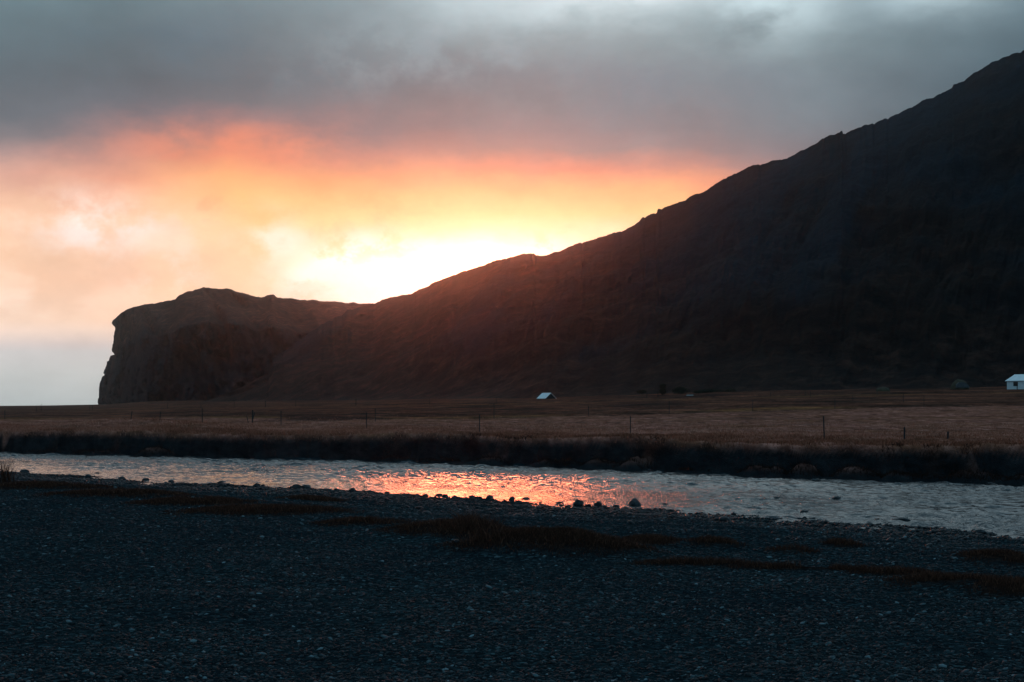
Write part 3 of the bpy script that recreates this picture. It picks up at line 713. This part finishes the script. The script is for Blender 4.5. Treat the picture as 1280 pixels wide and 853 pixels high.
rows_all = {
 -500: [(500,(150,165,172)),(430,(165,168,172)),(350,(190,170,160)),(270,(180,158,150)),(200,(120,122,126)),(100,(92,105,113)),(0,(95,113,122))],
 0: [(505,(172,190,197)),(470,(186,199,204)),(440,(198,204,209)),(432,(208,206,209)),(414,(244,226,216)),(400,(249,223,204)),(350,(248,208,178)),(310,(250,208,175)),(270,(252,210,178)),(240,(246,200,172)),(215,(222,175,158)),(190,(168,143,142)),(165,(126,123,128)),(140,(105,112,120)),(100,(98,109,117)),(50,(99,116,124)),(0,(108,130,138)),(-200,(174,198,208))],
 150: [(505,(172,190,197)),(470,(186,199,204)),(440,(198,204,209)),(432,(208,204,206)),(412,(244,222,208)),(400,(248,216,193)),(350,(253,210,182)),(310,(253,214,188)),(270,(254,218,192)),(240,(253,200,165)),(215,(238,168,140)),(190,(192,144,135)),(165,(128,121,128)),(140,(104,111,120)),(100,(96,107,115)),(50,(98,115,123)),(0,(108,129,137)),(-200,(174,198,208))],
 300: [(505,(200,190,180)),(400,(250,216,190)),(350,(254,213,178)),(310,(255,220,176)),(270,(255,212,152)),(240,(255,202,138)),(215,(254,186,128)),(190,(246,157,119)),(165,(200,136,124)),(145,(145,123,127)),(125,(112,116,123)),(100,(102,112,120)),(50,(108,122,130)),(0,(117,135,142)),(-200,(180,204,214))],
 450: [(505,(230,200,170)),(350,(255,236,210)),(310,(254,224,184)),(270,(254,206,150)),(240,(252,190,133)),(215,(248,172,125)),(190,(200,142,128)),(165,(142,127,131)),(140,(124,122,128)),(100,(112,124,131)),(50,(128,143,149)),(0,(140,158,165)),(-200,(184,208,218))],
 600: [(505,(240,200,160)),(330,(255,240,215)),(300,(254,226,190)),(270,(252,206,152)),(240,(246,184,134)),(215,(204,148,126)),(190,(134,132,134)),(165,(112,126,134)),(140,(114,127,134)),(100,(121,133,140)),(50,(142,157,162)),(0,(175,195,200)),(-200,(189,212,222))],
 750: [(505,(240,190,140)),(290,(255,234,196)),(270,(254,214,156)),(240,(250,184,134)),(215,(205,143,126)),(190,(134,133,137)),(165,(124,131,138)),(140,(118,132,140)),(100,(130,142,149)),(50,(150,165,170)),(0,(205,224,229)),(-200,(192,216,226))],
 880: [(505,(230,170,120)),(270,(255,215,150)),(240,(255,182,133)),(225,(236,160,130)),(208,(190,145,138)),(190,(152,136,139)),(165,(133,133,139)),(100,(128,140,148)),(50,(145,162,168)),(0,(188,208,214)),(-200,(188,212,222))],
 1010: [(505,(190,150,130)),(240,(175,140,135)),(205,(142,132,138)),(180,(126,126,133)),(150,(118,130,138)),(100,(122,137,145)),(50,(128,146,153)),(0,(158,178,186)),(-200,(184,208,218))],
 1280: [(505,(90,100,110)),(200,(70,88,100)),(100,(74,94,106)),(50,(90,110,120)),(0,(112,134,144)),(-200,(170,194,206))],
 1900: [(505,(70,86,98)),(200,(72,90,102)),(0,(88,110,122)),(-200,(154,181,194))],
}
SPAN = .42
keys = sorted(rows_all); prev = None
for k in keys:
    stops = [(min(1, (HZ-y_)/F/SPAN), lin(c)) for y_, c in rows_all[k]]
    stops.sort()
    fac = math_('DIVIDE', Tw, SPAN, clamp=True)
    col = ramp(nd, lk, fac, stops)
    if prev is None: prev = col; pk = k; continue
    a, b = (pk-640)/F, (k-640)/F
    prev = mixc(nd, lk, maprange(Uw, a, b, 0, 1, False), prev, col); pk = k
sky = prev
def gauss(px_, row_, sx, sy, warp=True):
    u = math_('DIVIDE', math_('SUBTRACT', Uw if warp else Un, (px_-640)/F), sx/F); v = math_('DIVIDE', math_('SUBTRACT', Tw if warp else Tn, (HZ-row_)/F), sy/F)
    return math_('POWER', 2.71828, math_('MULTIPLY', math_('ADD', math_('MULTIPLY', u, u), math_('MULTIPLY', v, v)), -1))
def addblob(px_, row_, sx, sy, col, amt, nz=None, lo=.4, hi=.65):
    global sky
    g = gauss(px_, row_, sx, sy)
    if nz is not None: g = math_('MULTIPLY', g, maprange(nz, lo, hi))
    sky = mixc(nd, lk, math_('MULTIPLY', g, amt, clamp=True), sky, lin(col))
wn4 = wnoise(30, 7, 5.5, .6, (1, 1, 1.3)); wn5 = wnoise(14, 6, 2.2, .55, (1, 1, 1.8))
addblob(60, 225, 90, 30, (214, 160, 145), .7, wn5, .42, .6)
addblob(230, 255, 90, 30, (250, 178, 128), .8, wn4, .42, .62)
addblob(430, 275, 110, 26, (255, 222, 158), .7, wn4, .42, .6)
addblob(30, 380, 90, 22, (255, 236, 222), .8, wn5, .4, .6)
addblob(300, 178, 150, 26, (236, 142, 112), .8, wn5, .38, .6)
addblob(250, 60, 200, 40, (88, 108, 120), .55, wn5, .4, .62)
addblob(560, 70, 160, 40, (146, 164, 172), .6, wn4, .4, .62)
addblob(860, 110, 150, 40, (112, 126, 136), .6, wn5, .42, .62)
addblob(115, 278, 85, 34, (252, 240, 236), 1.2, wn4, .35, .6)
addblob(200, 335, 60, 40, (250, 226, 208), .9, wn4, .4, .6)
addblob(30, 330, 60, 45, (254, 226, 205), .8, wn5, .4, .6)
addblob(335, 302, 40, 28, (255, 243, 225), 1.2, wn4, .35, .55)
addblob(355, 352, 45, 30, (253, 218, 176), .9, wn5, .35, .6)
addblob(455, 335, 70, 34, (255, 255, 252), 2.4, wn4, .38, .5)
addblob(510, 350, 100, 36, (255, 255, 252), 2.2, wn5, .3, .42)
addblob(600, 322, 95, 20, (255, 255, 248), 2.0, wn4, .36, .5)
addblob(730, -6, 130, 26, (232, 244, 248), 1.1, wn5, .25, .55)
addblob(640, 0, 90, 40, (190, 208, 214), .8, wn5, .3, .6)
addblob(955, 8, 75, 40, (205, 226, 232), 1.0, wn5, .3, .55)
addblob(1175, -8, 60, 22, (190, 212, 220), 1.0)
# soft mottling of the cloud deck
mot = maprange(wn5, .3, .7, .90, 1.10, False)
mot2 = maprange(wn4, .3, .7, .96, 1.04, False)
sky = mixc(nd, lk, 1.0, sky, math_('MULTIPLY', mot, mot2), 'MULTIPLY')
warmlow = maprange(Tn, .20, .13)
sky = mixc(nd, lk, warmlow, sky, mixc(nd, lk, 1.0, sky, (1.12, 1.04, .98), 'MULTIPLY'))
# overhead and behind the camera the deck is duller and bluer
over = maprange(Tn, .42, 1.2); beh = maprange(dy, .45, -.35)
sky = mixc(nd, lk, over, sky, (.19, .36, .48))
sky = mixc(nd, lk, beh, sky, (.20, .41, .56))
# hidden solar glow in the cloud behind the ridge
core = gauss(560, 335, 105, 26, False)
hotc = nd.new('ShaderNodeVectorMath'); hotc.operation = 'SCALE'; hotc.inputs[0].default_value = (1.0, .38, .18); lk.new(math_('MULTIPLY', core, 1.5), hotc.inputs['Scale'])
addn = nd.new('ShaderNodeVectorMath'); addn.operation = 'ADD'; lk.new(sky, addn.inputs[0]); lk.new(hotc.outputs[0], addn.inputs[1])
# a little of the clear physical sky filters through
nis = nd.new('ShaderNodeTexSky'); nis.sky_type = 'NISHITA'; nis.sun_disc = False; nis.sun_elevation = sun_el; nis.sun_rotation = sun_az
bg2 = nd.new('ShaderNodeBackground'); bg2.inputs[1].default_value = .0012; lk.new(nis.outputs[0], bg2.inputs[0])
lk.new(addn.outputs[0], bgn.inputs[0]); bgn.inputs[1].default_value = 1.0
ads = nd.new('ShaderNodeAddShader'); lk.new(bgn.outputs[0], ads.inputs[0]); lk.new(bg2.outputs[0], ads.inputs[1]); lk.new(ads.outputs[0], nd['World Output'].inputs[0])

# sun, low behind the ridge and veiled by cloud
sl = bpy.data.lights.new('sun', 'SUN'); sl.energy = 1.05; sl.angle = R(10); sl.color = (1.0, .19, .075)
so = bpy.data.objects.new('sun', sl); C.objects.link(so)
dirv = Vector((sx_, 1, sz_)).normalized(); so.rotation_euler = dirv.to_track_quat('Z', 'Y').to_euler(); so.location = (0, 0, 300)

# haze
V, Fs = [], []; box(V, Fs, (-3050, -3050, -4.0), (3050, 3050, 292))
hm = bpy.data.materials.new('haze_mat'); hm.use_nodes = True; hn = hm.node_tree.nodes; hn.remove(hn['Principled BSDF'])
pv = hn.new('ShaderNodeVolumePrincipled'); pv.inputs['Color'].default_value = (.72, .88, 1, 1); pv.inputs['Density'].default_value = 7e-5; pv.inputs['Anisotropy'].default_value = .95
hm.node_tree.links.new(pv.outputs[0], hn['Material Output'].inputs['Volume'])
hz = mesh_py('haze', V, Fs, hm); tag(hz, 'thin evening haze in the valley air', 'haze', kind='stuff')

# ------------------------------------------------------------------ camera and render
cam = bpy.data.cameras.new('camera'); co_ = bpy.data.objects.new('camera', cam); C.objects.link(co_)
co_.location = (0, 0, CAMZ); co_.rotation_euler = (R(90), 0, 0)
cam.lens = 50; cam.sensor_width = 36; cam.shift_y = (HZ-426.5)/1280; cam.clip_end = 20000; cam.clip_start = .1
sc = bpy.context.scene; sc.camera = co_
sc.view_settings.view_transform = 'Standard'; sc.view_settings.look = 'None'; sc.view_settings.exposure = 0; sc.view_settings.gamma = 1
print('verts', sum(len(m.vertices) for m in bpy.data.meshes))
